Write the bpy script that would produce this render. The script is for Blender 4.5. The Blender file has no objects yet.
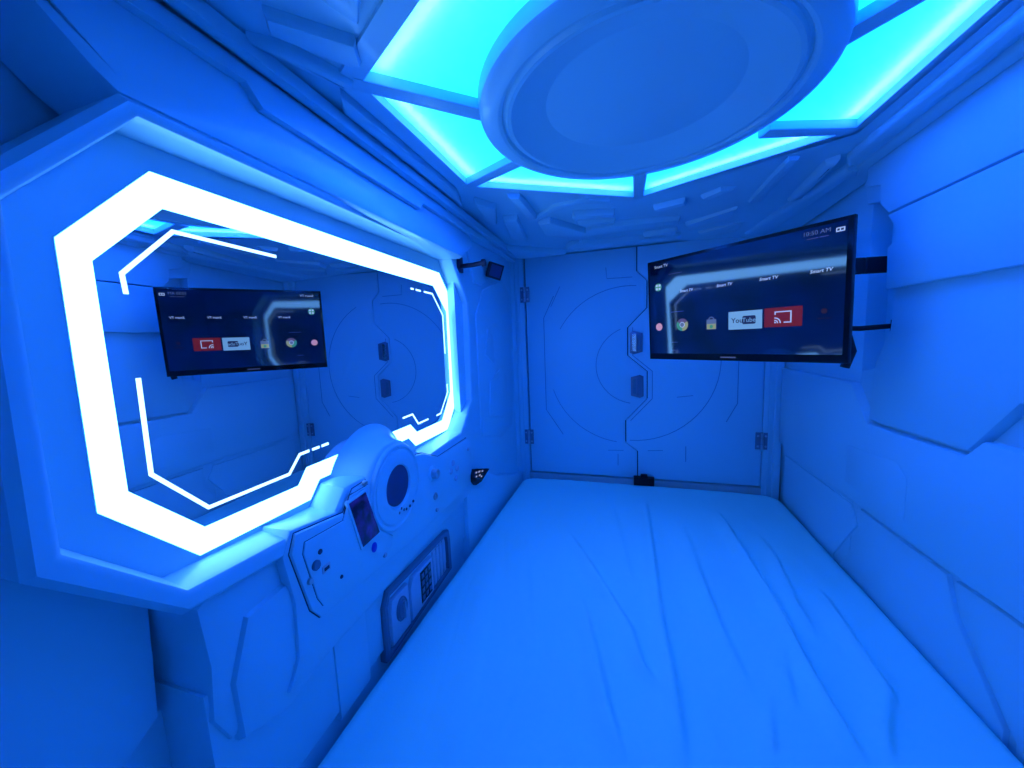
import bpy, bmesh, math, random
from mathutils import Vector, Matrix, noise
random.seed(7)
C = bpy.context.scene.collection
Z0 = 0.80                      # the pod floor is z = 0; shapes below are measured from eye height, 0.80 m above it
UP = Vector((0, 0, Z0))

# ------------------------------------------------------------------ materials
def mat(name, col, rough=0.4, metal=0.0, emit=None, strength=1.0, coat=0.0, spec=0.5, grain=0.0, scale=60):
    m = bpy.data.materials.new(name); m.use_nodes = True
    nt = m.node_tree; b = nt.nodes['Principled BSDF']
    b.inputs['Base Color'].default_value = (*col, 1)
    b.inputs['Roughness'].default_value = rough
    b.inputs['Metallic'].default_value = metal
    b.inputs['Specular IOR Level'].default_value = spec
    b.inputs['Coat Weight'].default_value = coat
    if emit:
        b.inputs['Emission Color'].default_value = (*emit, 1)
        b.inputs['Emission Strength'].default_value = strength
    if grain:
        tc = nt.nodes.new('ShaderNodeTexCoord'); n = nt.nodes.new('ShaderNodeTexNoise')
        n.inputs['Scale'].default_value = scale; n.inputs['Detail'].default_value = 4
        bp = nt.nodes.new('ShaderNodeBump'); bp.inputs['Strength'].default_value = grain; bp.inputs['Distance'].default_value = 0.004
        nt.links.new(tc.outputs['Object'], n.inputs['Vector'])
        nt.links.new(n.outputs['Fac'], bp.inputs['Height'])
        nt.links.new(bp.outputs['Normal'], b.inputs['Normal'])
    return m
M = {}
def diffuser():
    # frosted sheet: glows evenly and lets the tape behind it shine through
    m = mat('ceiling_light_diffuser', (.5, .8, .9), .5, emit=(.0, .135, 1), strength=0.0)
    nt = m.node_tree; b = nt.nodes['Principled BSDF']; out = nt.nodes['Material Output']
    t = nt.nodes.new('ShaderNodeBsdfTranslucent'); t.inputs['Color'].default_value = (.8, .9, 1, 1)
    mx = nt.nodes.new('ShaderNodeAddShader'); sc_ = nt.nodes.new('ShaderNodeMixShader'); sc_.inputs[0].default_value = .6
    nt.links.new(b.outputs[0], sc_.inputs[1]); nt.links.new(t.outputs[0], sc_.inputs[2])
    em = nt.nodes.new('ShaderNodeEmission'); em.inputs['Color'].default_value = (.0, .108, 1, 1); em.inputs['Strength'].default_value = 3.6
    nt.links.new(sc_.outputs[0], mx.inputs[0]); nt.links.new(em.outputs[0], mx.inputs[1]); nt.links.new(mx.outputs[0], out.inputs['Surface'])
    return m
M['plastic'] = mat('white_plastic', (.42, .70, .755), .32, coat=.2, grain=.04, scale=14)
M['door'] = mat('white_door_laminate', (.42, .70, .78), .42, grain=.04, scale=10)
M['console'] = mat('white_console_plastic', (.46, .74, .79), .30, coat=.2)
M['sheet'] = mat('white_cotton', (.47, .90, .79), .95, spec=.15, grain=.12, scale=260)
M['metal'] = mat('brushed_steel', (.55, .55, .58), .28, metal=1)
M['safe_body'] = mat('grey_safe_enamel', (.17, .20, .26), .4)
M['safe_door'] = mat('silver_safe_enamel', (.52, .56, .62), .4)
M['groove'] = mat('dark_gap', (.04, .055, .09), .8)
M['groove_shade'] = mat('door_groove_shade', (.22, .36, .48), .7)  # darker than the door: a groove's shade painted onto a raised line
M['polished'] = mat('polished_steel', (.75, .75, .78), .12, metal=1)
M['steel_dark'] = mat('dark_brushed_steel', (.26, .25, .32), .35, metal=.8)
M['black'] = mat('black_gloss_plastic', (.004, .004, .005), .18, spec=.35)
M['matte'] = mat('black_matte_plastic', (.012, .012, .016), .6)
M['grille'] = mat('dark_speaker_mesh', (.07, .07, .16), .7, grain=.6, scale=700)
M['mirror'] = mat('mirror_silver', (.80, .84, .88), .004, metal=1)
M['strip'] = mat('mirror_led_strip', (.9, .9, .9), .5, emit=(.15, .46, 1), strength=6.8)
M['etch'] = mat('mirror_led_line', (.9, .9, .9), .5, emit=(.36, .66, 1), strength=2.6)
M['panel'] = diffuser()
M['led'] = mat('ceiling_led_tape', (.9, .9, .9), .5, emit=(.27, .40, 1), strength=16)
M['silver'] = mat('pale_sill_aluminium', (.55, .55, .55), .4, metal=.6)
M['latch'] = mat('black_latch_metal', (.01, .01, .012), .3, metal=.3)
M['purple'] = mat('dark_metal_hook', (.05, .04, .08), .35, metal=.5)

def screen_mat():
    m = bpy.data.materials.new('tv_screen_glass'); m.use_nodes = True
    nt = m.node_tree; b = nt.nodes['Principled BSDF']
    b.inputs['Base Color'].default_value = (.004, .004, .006, 1); b.inputs['Roughness'].default_value = .06
    b.inputs['Specular IOR Level'].default_value = 1.0
    tc = nt.nodes.new('ShaderNodeTexCoord'); n = nt.nodes.new('ShaderNodeTexNoise'); n.inputs['Scale'].default_value = 7
    r = nt.nodes.new('ShaderNodeValToRGB')
    r.color_ramp.elements[0].position = .35; r.color_ramp.elements[0].color = (.0, .0005, .008, 1)
    r.color_ramp.elements[1].position = .75; r.color_ramp.elements[1].color = (.0, .003, .06, 1)
    nt.links.new(tc.outputs['Object'], n.inputs['Vector']); nt.links.new(n.outputs['Fac'], r.inputs['Fac'])
    nt.links.new(r.outputs['Color'], b.inputs['Emission Color']); b.inputs['Emission Strength'].default_value = 1.0
    return m
M['screen'] = screen_mat()
def touch_mat():
    m = bpy.data.materials.new('touch_screen_glass'); m.use_nodes = True
    nt = m.node_tree; b = nt.nodes['Principled BSDF']
    b.inputs['Base Color'].default_value = (.006, .005, .02, 1); b.inputs['Roughness'].default_value = .25
    tc = nt.nodes.new('ShaderNodeTexCoord'); n = nt.nodes.new('ShaderNodeTexNoise'); n.inputs['Scale'].default_value = 45
    r = nt.nodes.new('ShaderNodeValToRGB')
    r.color_ramp.elements[0].position = .40; r.color_ramp.elements[0].color = (.0, .0005, .03, 1)
    r.color_ramp.elements[1].position = .72; r.color_ramp.elements[1].color = (.012, .012, .30, 1)
    nt.links.new(tc.outputs['Object'], n.inputs['Vector']); nt.links.new(n.outputs['Fac'], r.inputs['Fac'])
    nt.links.new(r.outputs['Color'], b.inputs['Emission Color']); b.inputs['Emission Strength'].default_value = .8
    return m
M['touch'] = touch_mat()
M['blue_key'] = mat('blue_button_plastic', (.02, .03, .5), .3)
def ui(name, col, s=1.0):
    M[name] = mat('screen_' + name, (.004, .004, .004), .1, emit=col, strength=s)
ui('ui_white', (.32, .46, .80)); ui('ui_dim', (.05, .07, .2)); ui('ui_tile_pale', (.13, .32, .66)); ui('ui_tile_red', (.12, .010, .022))
ui('ui_green', (.03, .22, .18)); ui('ui_grey', (.07, .12, .28)); ui('ui_yellow', (.22, .27, .17)); ui('ui_ink', (.01, .02, .09)); ui('ui_chrome_red', (.08, .06, .14))
ui('ui_faint', (.02, .01, .03)); ui('ui_pink', (.45, .25, .4)); ui('print_glow', (.25, .28, .5))

# ------------------------------------------------------------------ helpers
class MB:
    """collects shapes into one mesh"""
    def __init__(s): s.v = []; s.f = []; s.mi = []; s.mats = []
    def idx(s, m):
        if m not in s.mats: s.mats.append(m)
        return s.mats.index(m)
    def add(s, vs, fs, m):
        k = len(s.v); i = s.idx(m)
        s.v += [Vector(p) for p in vs]; s.f += [tuple(k + a for a in f) for f in fs]; s.mi += [i] * len(fs)
        return s
def inset(poly, d):
    """moves every edge of a polygon inwards by d (mitred)"""
    n = len(poly); A = sum(poly[i][0]*poly[(i+1) % n][1]-poly[(i+1) % n][0]*poly[i][1] for i in range(n))
    sg = 1 if A > 0 else -1; out = []
    for i in range(n):
        p0, p1, p2 = (Vector(poly[(i+k) % n][:2]) for k in (-1, 0, 1))
        e1 = (p1-p0).normalized(); e2 = (p2-p1).normalized()
        n1 = Vector((-e1.y, e1.x))*sg; n2 = Vector((-e2.y, e2.x))*sg
        k = 1 + n1.dot(n2)
        mv = (n1+n2)/max(k, .35)
        q = p1 + mv*d; out.append((q.x, q.y))
    return out
def prism(mb, poly, fn, h0, h1, m, ch=0.0, back=True):
    """a plate: polygon in (u, v) raised from h0 to h1 with a chamfered front edge"""
    n = len(poly); loops = [[fn(u, v, h0) for u, v in poly]]
    if ch:
        s = 1 if h1 > h0 else -1
        loops += [[fn(u, v, h1-s*ch) for u, v in poly], [fn(u, v, h1-s*ch*.3) for u, v in inset(poly, ch*.3)], [fn(u, v, h1) for u, v in inset(poly, ch)]]
    else:
        loops += [[fn(u, v, h1) for u, v in poly]]
    vs = [p for l in loops for p in l]; fs = []
    for k in range(len(loops)-1):
        for i in range(n):
            j = (i+1) % n; fs.append((k*n+i, k*n+j, (k+1)*n+j, (k+1)*n+i))
    fs.append(tuple((len(loops)-1)*n+i for i in range(n)))
    if back: fs.append(tuple(reversed(range(n))))
    return mb.add(vs, fs, m)
def lathe(mb, prof, fn, cu, cv, m, seg=48, su=1.0, sv=1.0, cap=True):
    """rings of (radius, height[, du, dv]) round an axis"""
    vs = []; fs = []
    for p in prof:
        r, h = p[:2]; du, dv = (p[2], p[3]) if len(p) > 2 else (0, 0)
        for i in range(seg):
            a = 2*math.pi*i/seg
            vs.append(fn(cu+du+r*su*math.cos(a), cv+dv+r*sv*math.sin(a), h))
    for k in range(len(prof)-1):
        for i in range(seg):
            j = (i+1) % seg; fs.append((k*seg+i, k*seg+j, (k+1)*seg+j, (k+1)*seg+i))
    if cap:
        fs.append(tuple((len(prof)-1)*seg+i for i in range(seg)))
        fs.append(tuple(reversed(range(seg))))
    return mb.add(vs, fs, m)
def tube(mb, pts, r, m, seg=10, cap=True):
    pts = [Vector(p) for p in pts]; vs = []; fs = []
    for k, p in enumerate(pts):
        d = (pts[min(k+1, len(pts)-1)]-pts[max(k-1, 0)]).normalized()
        a = d.orthogonal().normalized() if k == 0 else (a - d*a.dot(d)).normalized()
        b = d.cross(a)
        for i in range(seg):
            t = 2*math.pi*i/seg; vs.append(p+(a*math.cos(t)+b*math.sin(t))*r)
    for k in range(len(pts)-1):
        for i in range(seg):
            j = (i+1) % seg; fs.append((k*seg+i, k*seg+j, (k+1)*seg+j, (k+1)*seg+i))
    if cap: fs += [tuple(reversed(range(seg))), tuple((len(pts)-1)*seg+i for i in range(seg))]
    return mb.add(vs, fs, m)
def box(mb, lo, hi, m):
    x0, y0, z0 = lo; x1, y1, z1 = hi
    return mb.add([(x0,y0,z0),(x1,y0,z0),(x1,y1,z0),(x0,y1,z0),(x0,y0,z1),(x1,y0,z1),(x1,y1,z1),(x0,y1,z1)],
                  [(0,3,2,1),(4,5,6,7),(0,1,5,4),(1,2,6,5),(2,3,7,6),(3,0,4,7)], m)
def origin_of(p):
    while p.parent: p = p.parent
    return Vector(p.location)
def obj(name, mb, parent=None, bevel=0, smooth=40, seg=2, loc=None):
    """links the collected shapes as ONE mesh object"""
    me = bpy.data.meshes.new(name)
    o0 = origin_of(parent) if parent else (Vector(loc)+UP if loc is not None else Vector((0, 0, Z0)))
    me.from_pydata([tuple(v + UP - o0) for v in mb.v], [], mb.f)
    for m in mb.mats: me.materials.append(M[m])
    for p, i in zip(me.polygons, mb.mi): p.material_index = i
    bm = bmesh.new(); bm.from_mesh(me)
    bmesh.ops.recalc_face_normals(bm, faces=bm.faces)
    bm.to_mesh(me); bm.free()
    for p in me.polygons: p.use_smooth = True
    me.set_sharp_from_angle(angle=math.radians(smooth))
    o = bpy.data.objects.new(name, me); C.objects.link(o)
    if parent: o.parent = parent
    else: o.location = o0
    if bevel:
        b = o.modifiers.new('edge', 'BEVEL'); b.width = bevel; b.segments = seg; b.limit_method = 'ANGLE'; b.angle_limit = math.radians(30)
        b.harden_normals = False
    return o
def thing(name, label, cat, loc, group=None):
    o = bpy.data.objects.new(name, None); C.objects.link(o); o.empty_display_size = .05
    o.location = Vector(loc)+UP; o['label'] = label; o['category'] = cat
    if group: o['group'] = group
    return o
def tag(o, label, cat): o['label'] = label; o['category'] = cat; return o
def struct(o): o['kind'] = 'structure'; return o

# the surfaces things are laid out on: (along, up, out of the surface)
def LX(y): return -.545-.05*(y-.6)
def L(y, z, h): return (LX(y)+h, y, z)                 # the mirror side; it turns a little towards the doors
def RW(y, z, h): return (.606-h, y, z)                  # the television side
def FW(x, z, h): return (x, 1.75-h, z)                 # the doors
def CE(x, y, h): return (x, y, .43-h)                  # the ceiling
def LC(y, z, h): return L(1.062*y, 1.062*z, h-.0265)   # console face
def LS(y, z, h): return L(1.043*y, 1.043*z, h-.020)    # safe
YN, YF = -.42, 1.75                                    # near and far end of the pod

# ------------------------------------------------------------------ shell
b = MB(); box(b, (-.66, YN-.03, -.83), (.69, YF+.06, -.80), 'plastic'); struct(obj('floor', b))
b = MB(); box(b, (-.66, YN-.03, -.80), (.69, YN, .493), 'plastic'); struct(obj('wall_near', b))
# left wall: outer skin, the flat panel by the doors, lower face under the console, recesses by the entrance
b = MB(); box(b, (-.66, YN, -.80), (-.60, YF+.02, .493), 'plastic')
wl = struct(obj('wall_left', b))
def FL(y, z, h): return (-.545+.012*(y-1.2)/.55+h, y, z)
def part(name, poly, fn, h0, h1, m, parent, ch=.004, bevel=0, smooth=40):
    q = MB(); prism(q, poly, fn, h0, h1, m, ch); return obj(name, q, parent, bevel, smooth)
b = MB()
prism(b, [(1.14, -.80), (1.75, -.80), (1.75, .43), (1.14, .43)], FL, -.06, 0, 'plastic')
prism(b, [(1.30, -.36), (1.52, -.42), (1.66, -.40), (1.69, -.30), (1.69, .22), (1.60, .27), (1.38, .20), (1.30, .10)], FL, -.01, .006, 'plastic', .005)
prism(b, [(1.36, -.05), (1.45, -.09), (1.45, .02), (1.40, .05)], FL, 0, .011, 'plastic', .004)
prism(b, [(1.38, -.30), (1.58, -.34), (1.60, -.16), (1.52, -.12), (1.40, -.16)], FL, 0, .011, 'plastic', .004)
prism(b, [(1.30, .215), (1.36, .215), (1.66, .335), (1.66, .40), (1.24, .40), (1.24, .33)], FL, -.01, .008, 'plastic', .005)
prism(b, [(1.11, -.80), (1.75, -.80), (1.75, -.66), (1.60, -.62), (1.40, -.55), (1.30, -.50), (1.11, -.46)], FL, -.02, .022, 'plastic', .012)
obj('far_panel', b, wl)
# upper band between mirror and ceiling
def UB(y, z, h): return (-.488-(z-.265)*.30+h, y, z)
b = MB()
prism(b, [(.185, .40), (.222, .325), (.255, .278), (.272, .262), (1.10, .262), (1.228, .325), (1.228, .385), (.20, .39)], UB, -.10, .002, 'plastic', .016)
prism(b, [(YN, .376), (.432, .374), (.447, .344), (.870, .339), (.900, .361), (1.235, .362), (1.75, .370), (1.75, .405), (YN, .405)], UB, -.05, .015, 'plastic', .004)
obj('upper_band', b, wl)
b = MB()
prism(b, [(YN, .385), (.20, .385), (.215, .40), (1.75, .40), (1.75, .44), (YN, .44)], lambda y, z, h: (-.545+h, y, z), -.06, .006, 'plastic', .004)
prism(b, [(YN, .12), (.20, .165), (.232, .20), (.185, .26), (YN, .30)], lambda y, z, h: (-.575+h, y, z), -.03, .0, 'plastic', .008)
prism(b, [(YN, -.47), (.215, -.485), (.262, -.452), (.270, -.30), (.155, -.17), (.15, .10), (YN, .10)], lambda y, z, h: (-.562+h, y, z), -.05, .0, 'plastic', .010)
prism(b, [(YN, -.80), (.30, -.80), (.30, -.46), (YN, -.46)], lambda y, z, h: (-.585+h, y, z), -.03, .0, 'plastic', .006)
obj('entrance_panel', b, wl)
# lower face with its padded octagon
b = MB()
prism(b, [(.275, -.668), (1.16, -.668), (1.16, -.42), (.272, -.42)], L, -.08, .030, 'plastic', .004)
prism(b, [(.280, -.80), (1.16, -.80), (1.16, -.64), (.280, -.64)], L, -.08, .018, 'plastic', .004)
prism(b, [(.256, -.285), (.262, -.365), (.257, -.43), (.275, -.475), (1.10, -.480), (1.12, -.40), (1.05, -.29), (.30, -.265)], LC, -.04, .066, 'plastic', .014)
prism(b, [(.306, -.330), (.37, -.325), (.43, -.38), (.43, -.49), (.345, -.505), (.283, -.480), (.280, -.40)], LC, .03, .076, 'plastic', .012)
prism(b, [(.374, -.251), (.358, -.283), (.370, -.36), (.366, -.44), (.345, -.475), (.40, -.480), (1.05, -.480), (1.075, -.40), (1.03, -.290), (.832, -.287), (.752, -.253), (.55, -.238), (.502, -.239), (.475, -.268)], LC, .03, .0825, 'plastic', .004)
prism(b, [(.46, -.655), (.545, -.655), (.545, -.50), (.52, -.492), (.46, -.492)], LS, .03, .054, 'plastic', .003)
obj('lower_face', b, wl)

# right wall and its layered plates
b = MB(); box(b, (.648, YN, -.80), (.69, YF+.02, .493), 'plastic')
wr = struct(obj('wall_right', b))
plates = [
 ([(1.235, -.80), (1.76, -.80), (1.76, .45), (1.235, .45)], .002, .003),
 ([(YN, -.80), (1.24, -.80), (1.24, -.12), (1.16, -.10), (1.10, .0), (1.09, .08), (YN, .08)], .0, .002),
 ([(YN, .25), (1.12, .25), (1.16, .33), (1.24, .35), (1.24, .45), (YN, .45)], .001, .002),
 ([(YN, .2565), (1.108, .2565), (1.14, .285), (1.145, .33), (1.20, .345), (1.20, .43), (YN, .43)], 0.036, .004),
 ([(YN, .085), (1.094, .083), (1.10, .178), (1.08, .188), (1.08, .218), (1.108, .252), (YN, .254)], 0.038, .005),
 ([(YN, .10), (1.09, .10), (1.10, -.01), (1.145, -.09), (1.155, -.236), (.865, -.231), (.781, -.130), (YN, -.130)], .021, .005),
 ([(YN, -.140), (.772, -.140), (.790, -.165), (.772, -.204), (YN, -.204)], 0.008, .001),
 ([(1.72, -.452), (1.68, -.453), (1.65, -.474), (.848, -.471), (YN, -.466), (YN, -.206), (.836, -.206), (.868, -.240), (1.05, -.245), (1.16, -.245), (1.24, -.15), (1.72, -.15)], .023, .007),
 ([(1.232, -.324), (1.032, -.309), (1.00, -.335), (1.00, -.43), (1.232, -.43)], .0242, .0012),
 ([(1.70, -.50), (1.235, -.495), (1.205, -.545), (1.31, -.69), (1.31, -.80), (1.70, -.80)], .006, .004),
 ([(1.19, -.49), (.90, -.49), (.872, -.56), (.76, -.68), (.76, -.80), (1.27, -.80), (1.27, -.70), (1.18, -.56)], .009, .005),
 ([(.88, -.49), (.855, -.55), (.74, -.68), (.74, -.80), (YN, -.80), (YN, -.478), (.80, -.485)], .009, .005)]
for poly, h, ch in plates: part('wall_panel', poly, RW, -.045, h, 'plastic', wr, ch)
# strip of wall bulging round the television bracket
part('wall_panel', [(1.12, .29), (1.23, .31), (1.25, .37), (1.18, .40), (1.12, .36)], RW, -.045, 0.018, 'plastic', wr, .006)

# far wall: surround of the double door
b = MB()
box(b, (-.66, YF+.025, -.80), (.69, YF+.06, .493), 'groove')
struct(obj('wall_far', b))
b = MB(); prism(b, [(-.60, -.80), (-.472, -.80), (-.472, .45), (-.60, .45)], FW, -.03, .004, 'plastic', .002)
prism(b, [(-.545, -.80), (-.515, -.80), (-.515, .45), (-.545, .45)], FW, 0, .016, 'plastic', .004)
prism(b, [(-.508, -.80), (-.494, -.80), (-.494, .45), (-.508, .45)], FW, 0, .010, 'plastic', .003)
struct(obj('trim_1', b))
b = MB(); prism(b, [(.60, -.80), (.536, -.80), (.536, .45), (.60, .45)], FW, -.03, .004, 'plastic', .002)
prism(b, [(.60, -.80), (.572, -.80), (.572, .45), (.60, .45)], FW, 0, .016, 'plastic', .004)
prism(b, [(.562, -.80), (.552, -.80), (.552, .45), (.562, .45)], FW, 0, .009, 'plastic', .003)
struct(obj('trim_2', b))
b = MB(); prism(b, [(-.472, .388), (.536, .388), (.536, .45), (-.472, .45)], FW, -.03, .002, 'plastic', .001); struct(obj('trim_3', b))
b = MB(); prism(b, [(-.472, -.80), (.536, -.80), (.536, -.660), (-.472, -.660)], FW, -.03, .010, 'silver', .004); struct(obj('trim_4', b))

# ------------------------------------------------------------------ double door with its zigzag seam
seam = [(.039, .383), (.039, .280), (.081, .237), (.081, .121), (0, .038), (0, -.087), (.083, -.159), (.083, -.282), (-.010, -.385), (-.010, -.488), (.042, -.528), (.042, -.655)]
def arc(cx, cz, rx, rz, a0, a1, n=28):
    return [(cx+rx*math.cos(math.radians(a0+(a1-a0)*i/n)), cz+rz*math.sin(math.radians(a0+(a1-a0)*i/n))) for i in range(n+1)]
def line(mb, pts, r=.0015, m='groove_shade'):
    """a fine moulded line on the door face, half sunk"""
    tube(mb, [FW(x, z, .0004) for x, z in pts], r, m, 6)
g = .0022
dl = MB(); prism(dl, [(-.464, .383)] + [(x-g, z) for x, z in seam] + [(-.464, -.655)], FW, -.022, 0, 'door', .0025)
line(dl, arc(.035, -.13, .175, .175, 112, 262)); line(dl, arc(.0, -.13, .350, .350, 84, 150)); line(dl, arc(.0, -.13, .36, .36, 198, 262))
line(dl, [(-.092, .307), (-.088, .258), (.02, .256)]); line(dl, [(-.09, -.529), (-.02, -.526)]); line(dl, [(-.045, -.545), (-.045, -.60)])
line(dl, [(-.33, .20), (-.38, .10), (-.38, -.34), (-.30, -.46)], .002); line(dl, [(-.30, .24), (-.345, .15)], .0016)
d1 = struct(obj('door_1', dl))
dr = MB(); prism(dr, [(.533, .383), (.533, -.655)] + [(x+g, z) for x, z in reversed(seam)], FW, -.022, 0, 'door', .0025)
line(dr, arc(.02, -.115, .355, .362, 64, -92))
line(dr, [(.085, -.522), (.15, -.518)]); line(dr, [(.244, -.495), (.244, -.565)]); line(dr, [(.205, -.275), (.27, -.267)]); line(dr, [(.40, .20), (.44, .12), (.44, -.30), (.40, -.38)], .0016)
line(dr, [(x+.021, z) for x, z in seam[4:9]], .0018)
d2 = struct(obj('door_2', dr))
def handle(door, x, z, flip):
    hw, hh = .027, .052
    s = -1 if flip else 1
    poly = [(x-s*hw, z+hh*.86), (x-s*hw*.4, z+hh), (x+s*hw, z+hh*.80), (x+s*hw, z-hh*.80), (x-s*hw*.4, z-hh), (x-s*hw, z-hh*.86)]
    q = MB(); prism(q, poly, FW, -.004, .010, 'steel_dark', .003); o = obj('door_handle', q, door)
    pm = 'steel_dark' if flip else 'polished'; x0, x1, x2 = x-s*.020, x-s*.002, x+s*.002  # bright reflection put into the choice of steel: polished above, dark below
    q = MB(); q.add([FW(x0, z+.036, .0095), FW(x0, z-.036, .0095), FW(x1, z-.040, .0132), FW(x1, z+.040, .0132), FW(x2, z-.038, .0095), FW(x2, z+.038, .0095)],
                    [(0, 1, 2, 3), (3, 2, 4, 5), (0, 3, 5), (1, 4, 2), (0, 5, 4, 1)], pm)
    obj('grip', q, o, smooth=15)
    q = MB(); prism(q, [(x+s*.006, z+.036), (x+s*.020, z+.030), (x+s*.020, z-.030), (x+s*.006, z-.036)], FW, .009, .0112, 'safe_body', .0008); obj('finger_recess', q, o)
handle(d2, .036, -.030, False); handle(d1, .040, -.226, True)
def hinge(door, x, z):
    q = MB(); prism(q, [(x-.022, z-.036), (x+.022, z-.036), (x+.022, z+.036), (x-.022, z+.036)], FW, 0, .0075, 'steel_dark', .002)
    for k in range(3):
        a = z-.034+k*.0235
        tube(q, [FW(x, a, .009), FW(x, a+.021, .009)], .0055, 'metal', 10)
    for sx in (-1, 1):
        for sz in (-.022, .022): lathe(q, [(.0045, .007), (.0045, .009), (.003, .0098)], FW, x+sx*.014, z+sz, 'metal', 10)
    obj('hinge', q, door)
hinge(d1, -.468, .215); hinge(d1, -.470, -.478); hinge(d2, .532, -.457)
t = thing('door_latch', 'small black latch block on the sill at the foot of the double door', 'latch', (.067, 1.72, -.665))
q = MB(); prism(q, [(.024, -.680), (.112, -.680), (.112, -.640), (.024, -.640)], lambda x, z, h: (x, 1.738-h, z), -.002, .030, 'latch', .004); obj('body', q, t)
q = MB(); prism(q, [(.052, -.640), (.086, -.640), (.082, -.628), (.056, -.628)], lambda x, z, h: (x, 1.735-h, z), 0, .018, 'latch', .002); obj('keeper', q, t)

# ------------------------------------------------------------------ ceiling
hexo = [(-.425, .552), (.033, .285), (.490, .552), (.480, 1.055), (.033, 1.285), (-.425, 1.0)]
def cz(x, y):
    """the moulded ceiling drops towards the doors and the television side"""
    f = max(0, (y-1.2)/.55); r = max(0, (x-.40)/.2)
    return .43-.036*min(1, f)-.030*min(1, r)*(.4+.6*min(1, max(0, y)))
q = MB()
rect = [(-.60, YN), (.033, YN), (.60, YN), (.60, YF+.02), (.033, YF+.02), (-.60, YF+.02)]
vs = []; fs = []; NS = 6
for k in range(NS+1):
    for (ax, ay), (bx, by) in zip(hexo, rect):
        x = ax+(bx-ax)*k/NS; y = ay+(by-ay)*k/NS; vs.append((x, y, cz(x, y)))
for k in range(NS):
    for i in range(6):
        j = (i+1) % 6; fs.append((k*6+i, k*6+j, (k+1)*6+j, (k+1)*6+i))
q.add(vs, fs, 'plastic')
q.add([(x, y, .43) for x, y in hexo]+[(x, y, .492) for x, y in hexo], [(i, (i+1) % 6, 6+(i+1) % 6, 6+i) for i in range(6)], 'plastic')
box(q, (-.66, YN-.03, .492), (.69, YF+.06, .52), 'plastic')
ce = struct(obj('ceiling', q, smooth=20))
def CP(x, y, h): return (x, y, cz(x, y)-h)
def cplate(polys, h=.008, ch=.004):
    for p in polys:
        q = MB(); prism(q, p, CP, -.006, h, 'plastic', ch); obj('ceiling_panel', q, ce)
# mouldings between the light and the doors
cplate([[(-.330, 1.075), (-.298, 1.095), (-.292, 1.285), (-.325, 1.285)],
        [(-.435, 1.08), (-.392, 1.155), (-.436, 1.29), (-.465, 1.262)],
        [(-.405, 1.26), (-.356, 1.268), (-.382, 1.49), (-.436, 1.445)],
        [(-.30, 1.335), (-.255, 1.33), (-.15, 1.475), (-.128, 1.44), (.175, 1.46), (.178, 1.52), (-.13, 1.53), (-.19, 1.56), (-.30, 1.45)],
        [(-.187, 1.575), (-.128, 1.63), (.20, 1.64), (.20, 1.69), (-.20, 1.69), (-.25, 1.64)],
        [(-.49, 1.56), (-.26, 1.72), (-.49, 1.72)],
        [(.360, 1.390), (.399, 1.395), (.402, 1.125), (.375, 1.120)],
        [(.20, 1.53), (.342, 1.42), (.35, 1.51), (.22, 1.60)],
        [(.43, 1.70), (.51, 1.70), (.555, 1.20), (.525, 1.19)],
        [(.470, 1.40), (.498, 1.37), (.492, 1.15), (.47, 1.17)],
        [(.26, 1.64), (.40, 1.56), (.40, 1.66), (.30, 1.71)],
        [(.06, 1.60), (.18, 1.57), (.18, 1.615), (.06, 1.62)],
        [(.213, 1.305), (.258, 1.262), (.30, 1.27), (.24, 1.33)],
        [(.08, 1.34), (.17, 1.31), (.18, 1.345), (.09, 1.37)],
        [(-.17, 1.30), (-.04, 1.33), (-.04, 1.36), (-.18, 1.335)],
        [(-.17, 1.385), (-.04, 1.39), (-.04, 1.42), (-.15, 1.415)]], .024, .013)
cplate([[(-.225, 1.225), (-.11, 1.212), (-.05, 1.245), (-.05, 1.262), (-.13, 1.238), (-.22, 1.262), (-.30, 1.33), (-.312, 1.315)]], .012, .004)
# long runs beside the light, ribs by the entrance
cplate([[(-.512, -.30), (-.490, -.30), (-.490, 1.72), (-.512, 1.72)], [(-.485, .60), (-.455, .56), (-.455, 1.0), (-.470, 1.06), (-.485, 1.10)]], .016, .006)
cplate([[(.505, .20), (.530, .20), (.530, 1.20), (.505, 1.15)], [(.545, -.10), (.570, -.10), (.570, 1.25), (.545, 1.20)]], .016, .007)
cplate([[(-.490, .425), (-.452, .462), (-.418, .548), (-.438, .553)], [(-.435, .405), (-.36, .482), (-.38, .52), (-.397, .515), (-.455, .43)],
        [(-.345, .20), (-.32, .20), (-.30, .42), (-.335, .46), (-.352, .42)], [(-.52, .10), (-.46, .10), (-.40, .34), (-.44, .37), (-.52, .30)],
        [(-.25, .10), (.30, .10), (.25, .33), (.10, .25), (-.04, .25), (-.20, .33)], [(.33, .20), (.42, .20), (.45, .48), (.40, .46)],
        [(-.5, -.35), (.5, -.35), (.5, .02), (-.5, .02)]], .018, .011)

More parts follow.
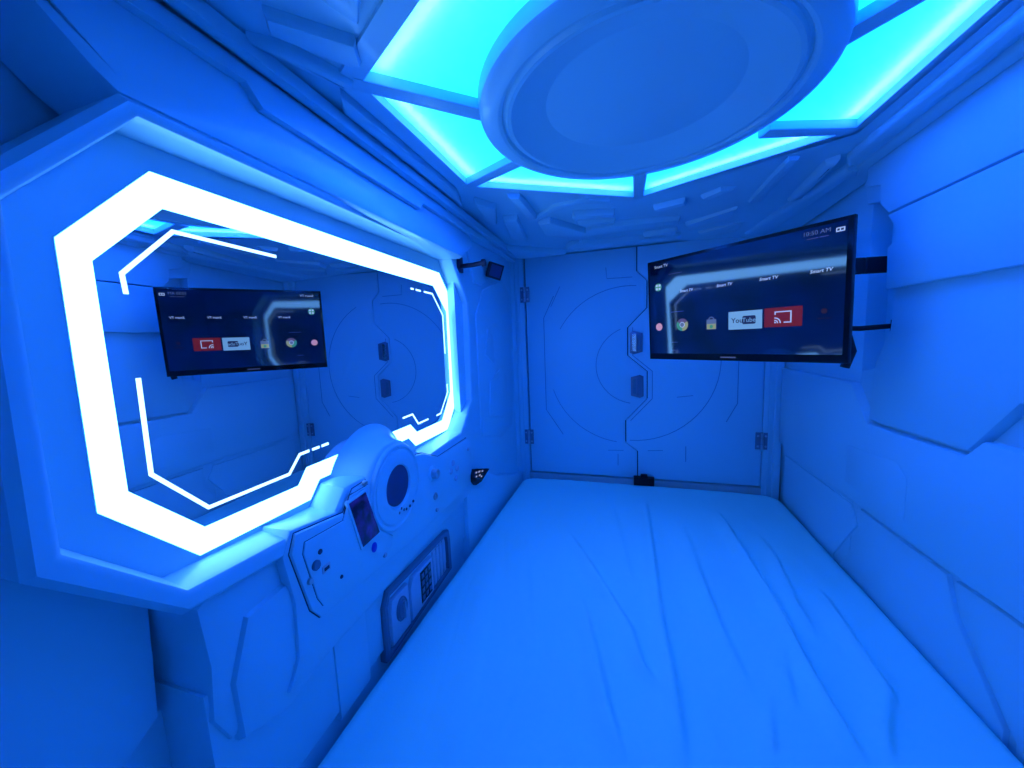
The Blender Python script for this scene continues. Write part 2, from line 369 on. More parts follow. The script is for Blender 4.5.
# ceiling light: six lit fields round a dished disc
cl = thing('ceiling_light', 'large blue hexagonal ceiling light with six lit panels around a round dish', 'ceiling light', (.033, .785, .46))
CXc, CYc, CR = .022, .790, .300
spoke_in = [(-.262, .705), (.033, .482), (.325, .712), (.312, 1.000), (.033, 1.088), (-.250, .915)]
def hz(x, y, h): return (x, y, .43-h)
def toward(p, q, d):
    v = Vector(q)-Vector(p); v.normalize(); return (p[0]+v.x*d, p[1]+v.y*d)
for i in range(6):
    a, c = hexo[i], hexo[(i+1) % 6]; si, sj = spoke_in[i], spoke_in[(i+1) % 6]
    a0 = math.atan2(si[1]-CYc, si[0]-CXc); a1 = math.atan2(sj[1]-CYc, sj[0]-CXc)
    while a1 < a0: a1 += 2*math.pi
    n = 14
    inner = [(CXc+CR*.97*math.cos(a1+(a0-a1)*k/n), CYc+CR*.97*math.sin(a1+(a0-a1)*k/n)) for k in range(n+1)]
    q = MB(); prism(q, [a, c]+inner, hz, -.014, -.011, 'panel'); obj('light_panel', q, cl)
    # bright tape along the outer edge of each field
    e = Vector((c[0]-a[0], c[1]-a[1])).normalized(); nrm = Vector((-e.y, e.x))
    p0 = Vector(a)+e*.035+nrm*.034; p1 = Vector(c)-e*.035+nrm*.034
    if i in (3, 4): p0 = Vector(a)+e*.05+nrm*.026; p1 = Vector(c)-e*.05+nrm*.026
    q = MB(); tube(q, [hz(p0.x, p0.y, -.023), hz(p1.x, p1.y, -.023)], .004, 'led', 10); obj('led_tape', q, cl)
fr = MB()
ho = inset(hexo, -.022); hi = inset(hexo, .012)
for k in range(6):
    j = (k+1) % 6
    vs = [hz(*ho[k], -.02), hz(*ho[k], .006), hz(*hi[k], .006), hz(*hi[k], -.010), hz(*ho[j], -.02), hz(*ho[j], .006), hz(*hi[j], .006), hz(*hi[j], -.010)]
    fr.add(vs, [(0, 1, 5, 4), (1, 2, 6, 5), (2, 3, 7, 6)], 'plastic')
obj('rim', fr, cl, smooth=25)
for (a, s) in zip(hexo, spoke_in):
    v = (Vector(s)-Vector(a)).normalized(); n2 = Vector((-v.y, v.x))
    A = Vector(a)-v*.0; B = Vector(s)+v*.03
    w0, w1 = .015, .019
    q = MB(); prism(q, [tuple(A-n2*w0), tuple(B-n2*w1), tuple(B+n2*w1), tuple(A+n2*w0)], hz, -.010, .008, 'plastic', .004); obj('spoke', q, cl)
q = MB(); lathe(q, [(CR, -.010), (CR, .004), (CR-.003, .012), (CR-.010, .016), (CR-.036, .020), (CR-.042, .018), (CR-.045, .012), (CR-.049, .013), (CR-.053, .018), (CR-.060, .018),
                    (CR-.066, .015)]+[(r_, .015-.046*(1-(r_/(CR-.066))**2.6)) for r_ in (.218, .208, .196, .182, .165, .145, .12, .095, .07, .04, .01)], hz, CXc, CYc, 'plastic', 96)
obj('dish', q, cl, smooth=24)

# ------------------------------------------------------------------ lit mirror
wm = thing('wall_mirror', 'octagonal mirror edged by a bright white light strip in a moulded surround', 'mirror', (-.545, .65, -.29))
lip = [(.178, .130, .050), (.284, .247, .048), (1.086, .268, .046), (1.199, .134, .050), (1.190, -.203, .050), (1.074, -.290, .054), (.841, -.292, .056), (.758, -.252, .056),
       (.522, -.252, .056), (.492, -.284, .056), (.263, -.268, .052), (.174, -.171, .050)]
out = [(.158, .136), (.272, .263), (1.094, .287), (1.228, .145), (1.218, -.213), (1.09, -.320), (.825, -.318), (.74, -.285), (.54, -.285), (.48, -.312), (.256, -.294), (.150, -.183)]
N = len(lip)
q = MB()
loops = [[L(y, z, -.05) for y, z in out], [L(y, z, l[2]-.008) for (y, z), l in zip(out, lip)],
         [L(*p, l[2]) for p, l in zip(inset(out, .007), lip)],
         [L(*p, l[2]) for p, l in zip(inset([l[:2] for l in lip], -.007), lip)], [L(*p, l[2]-.0012) for p, l in zip(inset([l[:2] for l in lip], -.0032), lip)], [L(l[0], l[1], l[2]-.004) for l in lip],
         [L(*p, l[2]-.010) for p, l in zip(inset([l[:2] for l in lip], .0012), lip)],
         [L(*p, 0.0) for p in inset([l[:2] for l in lip], .006)]]
vs = [p for l in loops for p in l]; fs = []
for k in range(len(loops)-1):
    for i in range(N):
        j = (i+1) % N; fs.append((k*N+i, k*N+j, (k+1)*N+j, (k+1)*N+i))
fs.append(tuple((len(loops)-1)*N+i for i in range(N)))
q.add(vs, fs, 'plastic'); obj('surround', q, wm, smooth=32)
SO = [(.225, .116), (.314, .212), (1.086, .222), (1.190, .124), (1.180, -.180), (1.081, -.282), (.868, -.276), (.835, -.246), (.519, -.238), (.494, -.266), (.309, -.260), (.221, -.160)]
SI = [(.250, .099), (.322, .173), (1.037, .176), (1.122, .103), (1.117, -.162), (1.041, -.243), (.880, -.240), (.848, -.212), (.492, -.206), (.471, -.231), (.319, -.226), (.248, -.148)]
q = MB(); prism(q, SI, L, .0002, .0010, 'mirror'); obj('mirror_glass', q, wm, smooth=10)
q = MB(); n = len(SO)
lo = [[L(y, z, .0009) for y, z in SO], [L(y, z, .0009) for y, z in SI]]
q.add([p for l in lo for p in l], [(k*n+i, k*n+(i+1) % n, (k+1)*n+(i+1) % n, (k+1)*n+i) for k in range(1) for i in range(n)], 'strip')
prism(q, inset(SO, -.0012), L, -.0005, .0007, 'plastic')
obj('light_strip', q, wm, smooth=10)
def etched(pts, w):
    """a thin lit line in the glass, mitred at its bends"""
    P = [Vector(p) for p in pts]; lft = []; rgt = []
    for i, p in enumerate(P):
        e1 = (p-P[i-1]).normalized() if i else (P[1]-p).normalized(); e2 = (P[i+1]-p).normalized() if i < len(P)-1 else e1
        n1 = Vector((-e1.y, e1.x)); n2 = Vector((-e2.y, e2.x)); mv = (n1+n2)/(1+n1.dot(n2))
        lft.append(p+mv*w/2); rgt.append(p-mv*w/2)
    q = MB(); prism(q, [tuple(p) for p in lft+rgt[::-1]], L, .0009, .0016, 'etch'); obj('lit_line', q, wm)
etched([(.274, .068), (.273, .090), (.330, .149), (.477, .149)], .0046)
etched([(.975, .151), (1.028, .151), (1.094, .090), (1.094, -.033)], .0046); etched([(.928, .151), (.955, .151)], .0046); etched([(.900, .151), (.915, .151)], .0046)
etched([(1.095, -.133), (1.096, -.160), (1.035, -.219), (1.005, -.220)], .0044)
etched([(.813, -.187), (.863, -.187), (.890, -.219), (.950, -.219)], .0044)
etched([(.273, -.025), (.271, -.137), (.327, -.203), (.456, -.205), (.481, -.179), (.502, -.179)], .0046)
etched([(.509, -.179), (.526, -.179)], .0044); etched([(.532, -.179), (.549, -.179)], .0044)

# ------------------------------------------------------------------ control console under the mirror
cc = thing('control_console', 'white control console with round speaker and small screen below the lit mirror', 'control panel', (-.47, .65, -.43))
q = MB()
prism(q, [(.40, -.300), (.48, -.292), (.52, -.262), (.76, -.262), (.82, -.296), (1.05, -.30), (1.06, -.42), (.99, -.440), (.70, -.430), (.43, -.402)], LC, 0, .080, 'console', .004)
lathe(q, [(.137, .0005), (.129, .003), (.119, .011), (.111, .024), (.105, .040), (.101, .056), (.098, .0615), (.092, .063)], L, .665, -.306, 'console', 72)
obj('body', q, cc, smooth=50)
FP = [(.379, -.258), (.368, -.283), (.392, -.385), (.408, -.408), (.70, -.436), (.975, -.447), (1.03, -.44), (1.06, -.41), (1.065, -.32), (1.035, -.296), (.835, -.292), (.755, -.258), (.708, -.248), (.575, -.242), (.505, -.244), (.478, -.274)]
q = MB(); prism(q, inset(FP, -.0016), LC, .070, .0829, 'groove'); obj('panel_gap', q, cc)
q = MB()
prism(q, [(.379, -.258), (.368, -.283), (.392, -.385), (.408, -.408), (.70, -.436), (.975, -.447), (1.03, -.44), (1.06, -.41), (1.065, -.32), (1.035, -.296), (.835, -.292), (.755, -.258), (.708, -.248),
          (.575, -.242), (.505, -.244), (.478, -.274)], LC, .070, .088, 'console', .003)
obj('face_plate', q, cc, smooth=35)
q = MB(); prism(q, inset([(.391, -.277), (.386, -.292), (.403, -.373), (.412, -.391), (.572, -.405), (.600, -.400), (.604, -.384), (.585, -.365), (.545, -.30), (.545, -.250), (.492, -.250), (.470, -.284)], -.0010), LC, .086, .0882, 'groove'); obj('inlay_gap', q, cc)
q = MB()
prism(q, [(.391, -.277), (.386, -.292), (.403, -.373), (.412, -.391), (.572, -.405), (.600, -.400), (.604, -.384), (.585, -.365), (.545, -.30), (.545, -.250), (.492, -.250), (.470, -.284)], LC, .086, .0905, 'console', .0012)
obj('inlay', q, cc, smooth=35)
q = MB()
lathe(q, [(.0885, .084), (.0885, .093), (.086, .0970), (.0815, .0970), (.079, .0940), (.0755, .0935), (.074, .0960), (.056, .0980), (.0455, .0980), (.043, .093), (.041, .093)], LC, .628, -.288, 'console', 64)
sp = obj('speaker_ring', q, cc, smooth=30)
for y, z in ((.622, -.342), (.630, -.336), (.639, -.343), (.649, -.346), (.664, -.346), (.679, -.342)):
    k = MB(); lathe(k, [(.0030, .096), (.0030, .0984), (.002, .0987)], LC, y, z, 'groove', 10); obj('ring_hole', k, sp)
q = MB(); lathe(q, [(.0425, .088), (.0425, .094), (.038, .096), (.02, .0975), (.004, .098)], LC, .628, -.285, 'grille', 48); obj('speaker_grille', q, cc)
q = MB(); prism(q, [(.478, -.256), (.530, -.254), (.563, -.353), (.504, -.355)], LC, .088, .0935, 'console', .0015)
prism(q, [(.483, -.260), (.527, -.258), (.557, -.349), (.508, -.351)], LC, .0925, .0945, 'touch', .0004); obj('touch_screen', q, cc)['label'] = 'dark violet lit screen'
q = MB(); lathe(q, [(.0075, .089), (.0075, .092), (.0055, .0932)], LC, .541, -.371, 'blue_key', 20, 1, 1.25); obj('button', q, cc)['label'] = 'small blue button'
def round_knob(name, y, z, r, h, m, h0=.087):
    q = MB(); lathe(q, [(r, h0), (r, h0+h*.7), (r*.8, h0+h), (r*.3, h0+h)], LC, y, z, m, 24); return obj(name, q, cc)
for y, z in ((.532, -.243), (.703, -.246), (.392, -.338), (.572, -.405), (.80, -.420), (1.03, -.33)): round_knob('screw', y, z, .0048, .006, 'metal')
round_knob('power_socket', .404, -.320, .0075, .006, 'safe_body', .0895); round_knob('jack_hole', .415, -.305, .004, .003, 'groove', .0895); round_knob('jack_hole', .453, -.371, .003, .003, 'groove', .0895)
q = MB(); prism(q, [(.415, -.331), (.431, -.331), (.431, -.342), (.415, -.342)], LC, .089, .0925, 'metal', .0006)
prism(q, [(.418, -.334), (.428, -.334), (.428, -.339), (.418, -.339)], LC, .092, .0931, 'groove'); obj('usb_port', q, cc)
q = MB(); lathe(q, [(.019, .087), (.019, .091), (.017, .092)], LC, .789, -.320, 'console', 28)
lathe(q, [(.012, .091), (.0115, .106), (.009, .108)], LC, .789, -.320, 'metal', 24); obj('rotary_knob', q, cc)
q = MB(); lathe(q, [(.0095, .087), (.0095, .091), (.0065, .092), (.006, .0895)], LC, .798, -.383, 'metal', 20); obj('audio_jack', q, cc)['label'] = 'bright ringed socket'
for y, z in ((.900, -.355), (.941, -.360), (.916, -.336), (.93, -.385)): round_knob('button', y, z, .0085, .005, 'safe_door')

# ------------------------------------------------------------------ safe let into the wall below the console
sf = thing('safe', 'grey electronic safe with oval knob and keypad let into the wall by the mattress', 'safe', (-.50, .77, -.70))
q = MB()
fo = [(.594, -.545), (.612, -.516), (.90, -.534), (.925, -.543), (.93, -.57), (.93, -.668), (.594, -.668)]
fi = [(.607, -.550), (.618, -.530), (.885, -.547), (.905, -.553), (.910, -.575), (.910, -.655), (.607, -.655)]
n = len(fo)
lo = [[LS(y, z, .04) for y, z in fo], [LS(y, z, .056) for y, z in fo], [LS(*p, .060) for p in inset(fo, .004)], [LS(y, z, .060) for y, z in fi], [LS(y, z, .047) for y, z in fi]]
q.add([p for l in lo for p in l], [(k*n+i, k*n+(i+1) % n, (k+1)*n+(i+1) % n, (k+1)*n+i) for k in range(4) for i in range(n)], 'safe_body')
prism(q, fi, LS, .042, .0475, 'groove'); obj('frame', q, sf, smooth=30)  # recess back coloured dark to stand in for shade between the plates
q = MB(); prism(q, [(.616, -.570), (.624, -.546), (.690, -.550), (.690, -.652), (.616, -.648)], LS, .045, .062, 'safe_door', .005); dd = obj('door', q, sf)
q = MB(); lathe(q, [(.021, .061), (.021, .064), (.0195, .066), (.018, .064), (.017, .064), (.015, .068), (.006, .070)], LS, .654, -.586, 'safe_body', 32, 1, 1.3); obj('knob', q, dd)
q = MB(); prism(q, [(.6515, -.567), (.6565, -.567), (.6565, -.605), (.6515, -.605)], LS, .067, .0745, 'metal', .0015); obj('knob_grip', q, dd)
q = MB(); prism(q, [(.698, -.572), (.712, -.552), (.812, -.556), (.812, -.653), (.698, -.653)], LS, .045, .062, 'safe_door', .005); kp = obj('keypad_plate', q, sf)
q = MB(); prism(q, [(.742, -.560), (.797, -.563), (.797, -.643), (.742, -.640)], LS, .060, .0635, 'black', .001); kk = obj('keypad', q, sf)
for i in range(3):
    for j in range(4):
        y, z = .752+i*.0175, -.572-j*.0192
        k = MB(); prism(k, [(y-.006, z-.006), (y+.006, z-.006), (y+.006, z+.006), (y-.006, z+.006)], LS, .0632, .0645, 'safe_body', .0004); obj('key', k, kk)
q = MB()
for i in range(4):
    y = .826+i*.020
    prism(q, [(y, -.556), (y+.015, -.557), (y+.015, -.653), (y, -.653)], LS, .046, .055, 'safe_door', .003)
obj('side_panel', q, sf)

# ------------------------------------------------------------------ small fittings on the left wall near the doors
t = thing('coat_hook', 'dark metal coat peg sticking out of the wall beyond the mirror', 'hook', (-.545, 1.19, .24))
q = MB(); prism(q, [(1.172, .238), (1.208, .238), (1.208, .290), (1.172, .290)], FL, 0, .007, 'purple', .003); obj('base_plate', q, t)
q = MB(); tube(q, [FL(1.19, .257, .004), FL(1.19, .258, .05), FL(1.191, .261, .085)], .0075, 'purple', 12); obj('peg', q, t)
q = MB(); tube(q, [FL(1.191, .261, .083), FL(1.191, .2615, .094)], .0125, 'purple', 14); obj('peg_cap', q, t)
t = thing('corner_speaker', 'small black square fitting tilted on a bracket high in the corner by the doors', 'wall fitting', (-.535, 1.43, .25))
q = MB(); tube(q, [FL(1.45, .29, 0), FL(1.43, .282, .03)], .008, 'matte', 10); obj('bracket', q, t)
def cube_on(mb, c, nrm, up, hw, hh, d, m, ch=.003):
    nrm = Vector(nrm).normalized(); s = Vector(up).cross(nrm).normalized(); u = nrm.cross(s)
    def f(a, b, h): return tuple(Vector(c)+s*a+u*b+nrm*h)
    prism(mb, [(-hw, -hh), (hw, -hh), (hw, hh), (-hw, hh)], f, -d, 0, m, ch); return f
q = MB(); f = cube_on(q, (-.490, 1.405, .272), (.55, -.8, -.18), (.34, .0, .94), .029, .029, .03, 'matte'); sh = obj('housing', q, t)
q = MB(); prism(q, [(-.022, -.022), (.022, -.022), (.022, .022), (-.022, .022)], f, -.001, .0015, 'grille', .0005); obj('speaker_mesh', q, sh)
t = thing('printed_card', 'small black card with pale print tucked behind the end of the console', 'card', (-.515, 1.20, -.47))
cb = [(1.125, -.430), (1.285, -.484), (1.20, -.503), (1.15, -.497), (1.122, -.465)]
def CD(y, z, h): return (-.520+h, y, z)
q = MB(); prism(q, cb, CD, 0, .012, 'matte', .001); cd = obj('card', q, t)
q = MB()
for (y, z, w) in ((1.15, -.452, .014), (1.175, -.458, .018), (1.15, -.466, .012), (1.178, -.472, .016), (1.205, -.466, .014), (1.195, -.482, .012)):
    prism(q, [(y, z-.003), (y+w, z-.0055), (y+w, z), (y, z+.0025)], CD, .0118, .0124, 'print_glow')  # pale print glows: its brightness is put in as emission
obj('print', q, cd)

# ------------------------------------------------------------------ television
FT = Vector((.0625, 1.340, .237)); NT = Vector((.4575, .9972, .237)); dn = Vector((.0094, .0108, -.3177))
TU = (NT-FT).normalized(); TW = (NT-FT).length; TH = dn.length; TV_ = dn.normalized(); TN = TU.cross(-TV_).normalized()
if TN.y > 0: TN = -TN
def TP(u, v, h):                                     # u from the far edge, v down from the top, both 0..1; h towards the bed
    return tuple(FT+TU*(u*TW)+TV_*(v*TH)+TN*h)
def TM(a, c, h): return tuple(FT+TU*a+TV_*c+TN*h)   # the same in metres
tv = thing('flat_tv', 'black flat television showing an app menu, hung from the right wall', 'television', tuple((FT+NT)/2+dn-TN*.02))
q = MB(); prism(q, [(0, 0), (TW, 0), (TW, TH), (0, TH)], TM, -.018, 0, 'black', .003)
prism(q, [(.02, .02), (TW-.02, .02), (TW-.02, TH-.02), (.02, TH-.02)], TM, -.032, -.017, 'matte')
prism(q, [(.08, .06), (TW-.08, .06), (TW-.08, TH-.03), (.08, TH-.03)], TM, -.052, -.030, 'matte')
obj('housing', q, tv)
q = MB(); prism(q, [(.008, .009), (TW-.010, .009), (TW-.010, TH-.020), (.008, TH-.020)], TM, -.002, .0008, 'screen'); sc = obj('screen', q, tv)
q = MB(); prism(q, [(TW*.46, TH-.012), (TW*.54, TH-.012), (TW*.54, TH-.0085), (TW*.46, TH-.0085)], TM, -.001, .0006, 'ui_dim'); obj('badge', q, tv)  # badge borrows a glowing screen material, so its brightness is emitted
q = MB(); tube(q, [TM(TW-.012, TH-.06, -.03), TM(TW-.004, TH-.025, -.034), TM(TW-.014, TH+.012, -.03)], .009, 'matte', 10); obj('plug', q, tv)
UIW = .531
def UX(u): return u*UIW+.0035
def flat(mb, pts, m, h=.0014): prism(mb, [(UX(u), v*TH) for u, v in pts], TM, .0006, h, m)
def rect_(mb, u0, v0, u1, v1, m, h=.0014): flat(mb, [(u0, v0), (u1, v0), (u1, v1), (u0, v1)], m, h)
def disc(mb, u, v, r, m, h=.0014, a0=0, a1=360, n=24, r0=0):
    pts = [(UX(u)+r*math.cos(math.radians(a0+(a1-a0)*i/n)), v*TH+r*math.sin(math.radians(a0+(a1-a0)*i/n))) for i in range(n+1)]
    if r0: pts += [(UX(u)+r0*math.cos(math.radians(a1-(a1-a0)*i/n)), v*TH+r0*math.sin(math.radians(a1-(a1-a0)*i/n))) for i in range(n+1)]
    elif abs(a1-a0) < 360: pts.append((UX(u), v*TH))
    else: pts = pts[:-1]
    prism(mb, pts, TM, .0006, h, m)
def text_geo(s, size, shear=0.0, bold=0.0):
    cu = bpy.data.curves.new('lettering', 'FONT'); cu.body = s; cu.size = size; cu.align_x = 'CENTER'; cu.align_y = 'CENTER'; cu.shear = shear; cu.offset = bold; cu.resolution_u = 3
    o = bpy.data.objects.new('lettering', cu); C.objects.link(o)
    dg = bpy.context.evaluated_depsgraph_get(); me = bpy.data.meshes.new_from_object(o.evaluated_get(dg))
    r = [tuple(v.co) for v in me.vertices], [tuple(p.vertices) for p in me.polygons]
    bpy.data.objects.remove(o); bpy.data.curves.remove(cu); bpy.data.meshes.remove(me); return r
def text(mb, s, u, v, size, m, h=.0018, shear=0.0, bold=0.0):
    vs, fs = text_geo(s, size, shear, bold)
    mb.add([TM(UX(u)+x, v*TH-y, h) for x, y, z in vs], fs, m)
def menu(name, st, u, v, size, m, **k):
    q = MB(); text(q, st, u, v, size, m, **k); return obj(name, q, sc)
menu('menu_title', 'Smart TV', .092, .066, .0125, 'ui_white')
for u in (.254, .467, .674, .876): menu('channel_name', 'Smart TV', u, .337, .0108, 'ui_white', shear=.2, bold=.00015)
menu('clock_time', '10:50 AM', .856, .068, .0135, 'ui_grey')
for a_ in ((.143, .155, .230, .161), (.822, .101, .862, .106), (.868, .101, .898, .106), (.153, .524, .236, .529), (.152, .822, .196, .827), (.151, .902, .18, .906)):
    q = MB(); rect_(q, *a_, 'ui_dim'); obj('menu_line', q, sc)
q = MB(); rect_(q, .922, .066, .951, .094, 'ui_white'); rect_(q, .926, .073, .934, .087, 'ui_ink', .0017); rect_(q, .938, .073, .947, .087, 'ui_ink', .0017); obj('status_icon', q, sc)
q = MB(); disc(q, .070, .266, .0125, 'ui_green')
for du in (-.0095, .0095):
    for dv in (-.0165, .0165): rect_(q, .07+du-.0065, .266+dv-.011, .07+du+.0065, .266+dv+.011, 'ui_white', .0018)
obj('app_icon', q, sc)
q = MB(); disc(q, .070, .665, .012, 'ui_pink'); obj('app_icon', q, sc)
q = MB()
for k, m in enumerate(('ui_chrome_red', 'ui_yellow', 'ui_green')): disc(q, .226, .657, .0190, m, .0014, -150+k*120, -30+k*120, 12)
disc(q, .226, .657, .0085, 'ui_white', .0017); disc(q, .226, .657, .0066, 'ui_grey', .002); obj('app_icon', q, sc)
q = MB(); rect_(q, .372, .625, .425, .715, 'ui_grey'); rect_(q, .374, .665, .423, .712, 'ui_yellow', .0016); disc(q, .3985, .628, .0085, 'ui_grey', .0015, 180, 360, 12, .0062); disc(q, .3985, .69, .005, 'ui_green', .0019); obj('app_icon', q, sc)
q = MB(); rect_(q, .490, .574, .650, .726, 'ui_tile_pale')
text(q, 'You', .5335, .652, .0185, 'ui_ink', .0018, bold=.0003)
def rrect(mb, u, v, hw, hh, r, m, h):
    pts = []
    for cx, cy, a in ((hw-r, hh-r, 0), (-hw+r, hh-r, 90), (-hw+r, -hh+r, 180), (hw-r, -hh+r, 270)):
        for k in range(5): pts.append((UX(u)+cx+r*math.cos(math.radians(a+k*22.5)), v*TH+cy+r*math.sin(math.radians(a+k*22.5))))
    prism(mb, pts, TM, .0006, h, m)
rrect(q, .590, .650, .0165, .0110, .004, 'ui_ink', .0018); text(q, 'Tube', .590, .652, .0165, 'ui_tile_pale', .0021); obj('app_tile', q, sc)
q = MB(); rect_(q, .660, .570, .814, .720, 'ui_tile_red')
u, v = .738, .645; w_, h_ = .0185, .0145
def bar(a, b, c, d): prism(q, [(UX(u)+a, v*TH+b), (UX(u)+c, v*TH+b), (UX(u)+c, v*TH+d), (UX(u)+a, v*TH+d)], TM, .0006, .0018, 'ui_white')
bar(-w_, -h_, w_, -h_+.0028); bar(w_-.0028, -h_, w_, h_); bar(-w_, -h_, -w_+.0028, -h_+.008); bar(.002, h_-.0028, w_, h_)
for r in (.0145, .0085):
    prism(q, [(UX(u)-w_+r*math.sin(math.radians(k*15)), v*TH+h_-r*math.cos(math.radians(k*15))) for k in range(7)] +
             [(UX(u)-w_+(r-.0026)*math.sin(math.radians(90-k*15)), v*TH+h_-(r-.0026)*math.cos(math.radians(90-k*15))) for k in range(7)], TM, .0006, .0018, 'ui_white')
prism(q, [(UX(u)-w_, v*TH+h_)]+[(UX(u)-w_+.004*math.sin(math.radians(k*30)), v*TH+h_-.004*math.cos(math.radians(k*30))) for k in range(4)], TM, .0006, .0018, 'ui_white')
obj('app_tile', q, sc)
q = MB(); disc(q, .892, .622, .006, 'ui_faint'); rect_(q, .868, .670, .918, .677, 'ui_faint'); obj('app_icon', q, sc)

# bracket that carries it
mt = thing('tv_bracket', 'black swing arm bracket between the television and the right wall', 'bracket', (.60, 1.17, .05))
pa = Vector(TM(TW*.62, TH*.47, -.052))
q = MB(); prism(q, [(TW*.72-.05, TH*.25), (TW*.72+.06, TH*.25), (TW*.72+.06, TH*.85), (TW*.72-.05, TH*.85)], TM, -.060, -.0525, 'matte', .002); obj('mount_plate', q, mt)
q = MB(); prism(q, [(1.125, -.04), (1.165, -.04), (1.165, .20), (1.125, .20)], RW, -.042, -.032, 'matte', .003); obj('wall_plate', q, mt)
def flat_arm(a, c, zc, hz_, w):
    a = Vector(a); c = Vector(c); d = (c-a).normalized(); s = Vector((-d.y, d.x, 0)).normalized()
    q = MB(); vs = []
    for p in (a, c):
        for sx in (-1, 1):
            for z in (zc-hz_, zc+hz_): vs.append((p.x+s.x*w*sx, p.y+s.y*w*sx, z))
    q.add(vs, [(0, 1, 3, 2), (4, 6, 7, 5), (0, 4, 5, 1), (2, 3, 7, 6), (0, 2, 6, 4), (1, 5, 7, 3)], 'matte'); return q
elbow = Vector((.545, 1.135, 0))
obj('arm', flat_arm((.636, 1.150, 0), elbow, .146, .019, .008), mt, .003)
back = Vector(TM(TW*.80, .10, -.062))
obj('arm', flat_arm(elbow, (back.x, back.y, 0), .146, .019, .008), mt, .003)
q = MB(); tube(q, [(.636, 1.15, .0), (elbow.x, 1.135, -.004), TM(TW*.80, TH*.75, -.064)], .006, 'matte', 10); obj('brace_rod', q, mt)
q = MB(); tube(q, [(.625, 1.15, -.014), (.625, 1.15, .014)], .011, 'matte', 12); obj('rod_end', q, mt)

# ------------------------------------------------------------------ mattress under its creased sheet
bed = thing('mattress', 'wide mattress under a creased fitted sheet filling the pod floor', 'mattress', (.05, .66, -.80))
X0, X1, Y0, Y1, ZT = -.503, .594, YN+.02, 1.735, -.678
creases = [  # (x, y) runs, height, width
 ([(-0.208, 1.241), (-0.125, 1.075), (-0.046, 0.919), (0.005, 0.812), (0.025, 0.723), (0.056, 0.680)], .0080,.009),
 ([(0.066, 1.554), (0.071, 1.087), (0.073, 0.863), (0.082, 0.722), (0.082, 0.617), (0.082, 0.557)], .0085,.009),
 ([(-0.125, 0.934), (-0.115, 0.889), (-0.076, 0.761), (-0.039, 0.622), (-0.010, 0.532)], .0080,.010),
 ([(-0.024, 0.622), (-0.017, 0.590), (0.024, 0.542)], .0060,.009),
 ([(0.322, 1.509), (0.336, 1.186), (0.344, 0.966), (0.341, 0.824), (0.343, 0.720), (0.350, 0.632)], .0080,.010),
 ([(0.412, 1.384), (0.415, 1.205), (0.394, 1.003), (0.388, 0.894)], .0050,.012),
 ([(0.471, 1.103), (0.472, 1.037), (0.462, 0.883), (0.458, 0.806), (0.456, 0.752)], .0065,.010),
 ([(0.495, 0.845), (0.476, 0.811), (0.410, 0.701), (0.385, 0.641)], .0070,.008),
 ([(0.324, 0.891), (0.313, 0.852), (0.286, 0.738), (0.279, 0.695)], .0050,.010),
 ([(0.256, 0.748), (0.247, 0.714), (0.217, 0.609), (0.216, 0.595)], .0050,.009),
 ([(0.180, 1.404), (0.186, 1.132), (0.197, 0.905), (0.208, 0.772), (0.213, 0.706)], .0045,.014),
 ([(-0.391, 1.276), (-0.314, 1.063), (-0.230, 0.799), (-0.200, 0.686)], .0035,.016),
 ([(-0.381, 1.013), (-0.360, 0.850), (-0.295, 0.581), (-0.274, 0.459)], .0035,.016),
 ([(-0.228, 0.705), (-0.217, 0.602), (-0.227, 0.482)], .0030,.014),
 ([(-0.127, 0.635), (-0.098, 0.566), (-0.077, 0.513)], .0035,.014),
 ([(0.125, 0.682), (0.134, 0.621), (0.138, 0.573)], .0040,.016),
 ([(-0.073, 1.525), (-0.027, 1.216), (0.009, 0.967)], .0035,.016)]
def crease(x, y):
    h = 0
    for P, a, w in creases:
        best = 9; tb = 0; side = 1
        for (ax, ay), (bx, by) in zip(P, P[1:]):
            dx, dy = bx-ax, by-ay; t_ = max(0, min(1, ((x-ax)*dx+(y-ay)*dy)/(dx*dx+dy*dy)))
            px, py = x-ax-dx*t_, y-ay-dy*t_; d = math.hypot(px, py)
            if d < best: best = d; side = 1 if px > 0 else -1
        if best > .06: continue
        y0 = P[0][1]; y1 = P[-1][1]; f = min(1, (y0-y)/.14, (y-y1)/.05) if y1 < y < y0 else 0
        ww = w*(2.6 if side < 0 else .75)
        h += 2.2*a*f*math.exp(-(best/ww)**2)
    return h
nx, ny = 300, 240
vs = []; fs = []
def corner(x, y):
    """rounded corners at the door end"""
    r = .075; d = 0
    for cx in (X0+r, X1-r):
        sx = -1 if cx < 0.05 else 1
        if (x-cx)*sx > 0 and y > Y1-r: return r-math.hypot(x-cx, y-(Y1-r))
    return min(x-X0, X1-x, Y1-y, y-Y0)
for j in range(ny+1):
    for i in range(nx+1):
        a, c = i/nx, j/ny
        a = .5-.5*math.cos(math.pi*a)*.35-(.5-a)*.65 if True else a
        x = X0+(X1-X0)*a; y = Y0+(Y1-Y0)*c
        r = .075
        if y > Y1-r:                                     # pull the outline in round the corners
            k = math.sqrt(max(0, 1-((y-(Y1-r))/r)**2)); ins = r*(1-k)
            x = (X0+ins)+(X1-X0-2*ins)*a
        d = min(x-X0, X1-x, Y1-y, y-Y0) if y <= Y1-r else max(0, corner(x, y))
        rr = .032; e = min(1, max(0, d/rr)); drop = rr*(1-math.sqrt(max(0, 1-(1-e)**2)))
        z = ZT-drop+.006*math.sin(math.pi*min(1, max(0, a)))
        z += .0045*noise.noise(Vector((x*9, y*2.2, 3)))+.0012*noise.noise(Vector((x*26+y*4, y*5, 1)))
        if d > .01: z += crease(x, y)*min(1, d/.05)
        vs.append((x, y, z))
W1 = nx+1
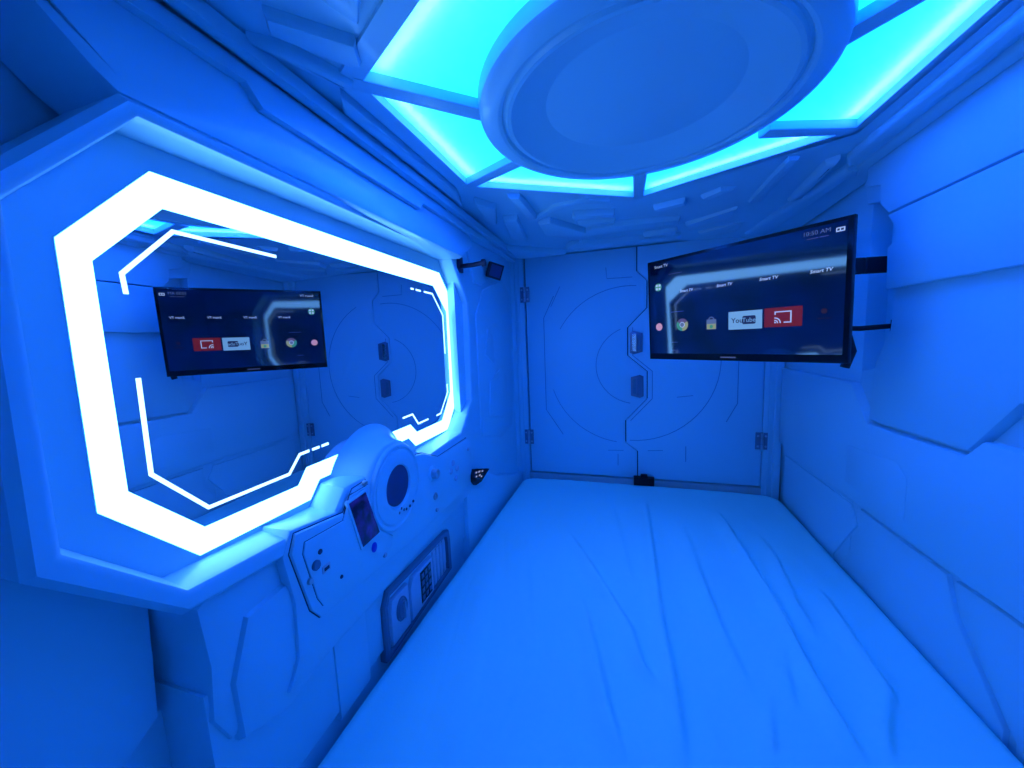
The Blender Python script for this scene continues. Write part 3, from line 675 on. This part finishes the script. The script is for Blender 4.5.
for j in range(ny):
    for i in range(nx): fs.append((j*W1+i, j*W1+i+1, (j+1)*W1+i+1, (j+1)*W1+i))
ring = [i for i in range(W1)]+[j*W1+nx for j in range(1, ny+1)]+[ny*W1+i for i in range(nx-1, -1, -1)]+[j*W1 for j in range(ny-1, 0, -1)]
base = len(vs)
for k in ring: vs.append((vs[k][0], vs[k][1], -.765))
nr = len(ring)
for i in range(nr):
    j = (i+1) % nr; fs.append((ring[j], ring[i], base+i, base+j))
q = MB(); q.add(vs, fs, 'sheet'); obj('fitted_sheet', q, bed, smooth=70)
q = MB(); prism(q, [(X0+.006, Y0+.006), (X1-.006, Y0+.006), (X1-.006, Y1-.08), (X1-.08, Y1-.006), (X0+.08, Y1-.006), (X0+.006, Y1-.08)], lambda x, y, h: (x, y, -.80+h), 0, .075, 'sheet', .01); obj('mattress_core', q, bed)

# ------------------------------------------------------------------ dim world, camera, view
w = bpy.data.worlds.new('World'); bpy.context.scene.world = w; w.use_nodes = True
w.node_tree.nodes['Background'].inputs['Color'].default_value = (.02, .05, .2, 1); w.node_tree.nodes['Background'].inputs['Strength'].default_value = .1
yaw, pitch, roll = -.30480, -.11593, -.04002
cy, sy, cp, sp_ = math.cos(yaw), math.sin(yaw), math.cos(pitch), math.sin(pitch)
f = Vector((sy*cp, cy*cp, sp_)); r = Vector((cy, -sy, 0)); u = r.cross(f)
r2 = r*math.cos(roll)+u*math.sin(roll); u2 = u*math.cos(roll)-r*math.sin(roll)
cam = bpy.data.cameras.new('camera'); cam.sensor_width = 36; cam.lens = 371/1024*36; cam.clip_start = .01
co = bpy.data.objects.new('camera', cam); C.objects.link(co)
mtx = Matrix((r2, u2, -f)).transposed().to_4x4(); mtx.translation = UP; co.matrix_world = mtx
S = bpy.context.scene; S.camera = co
S.view_settings.view_transform = 'Standard'; S.view_settings.look = 'None'; S.view_settings.gamma = 1; S.view_settings.use_curve_mapping = False
S.view_settings.exposure = 0.08
S.cycles.max_bounces = 14; S.cycles.diffuse_bounces = 8; S.cycles.glossy_bounces = 6
S.cycles.use_denoising = True
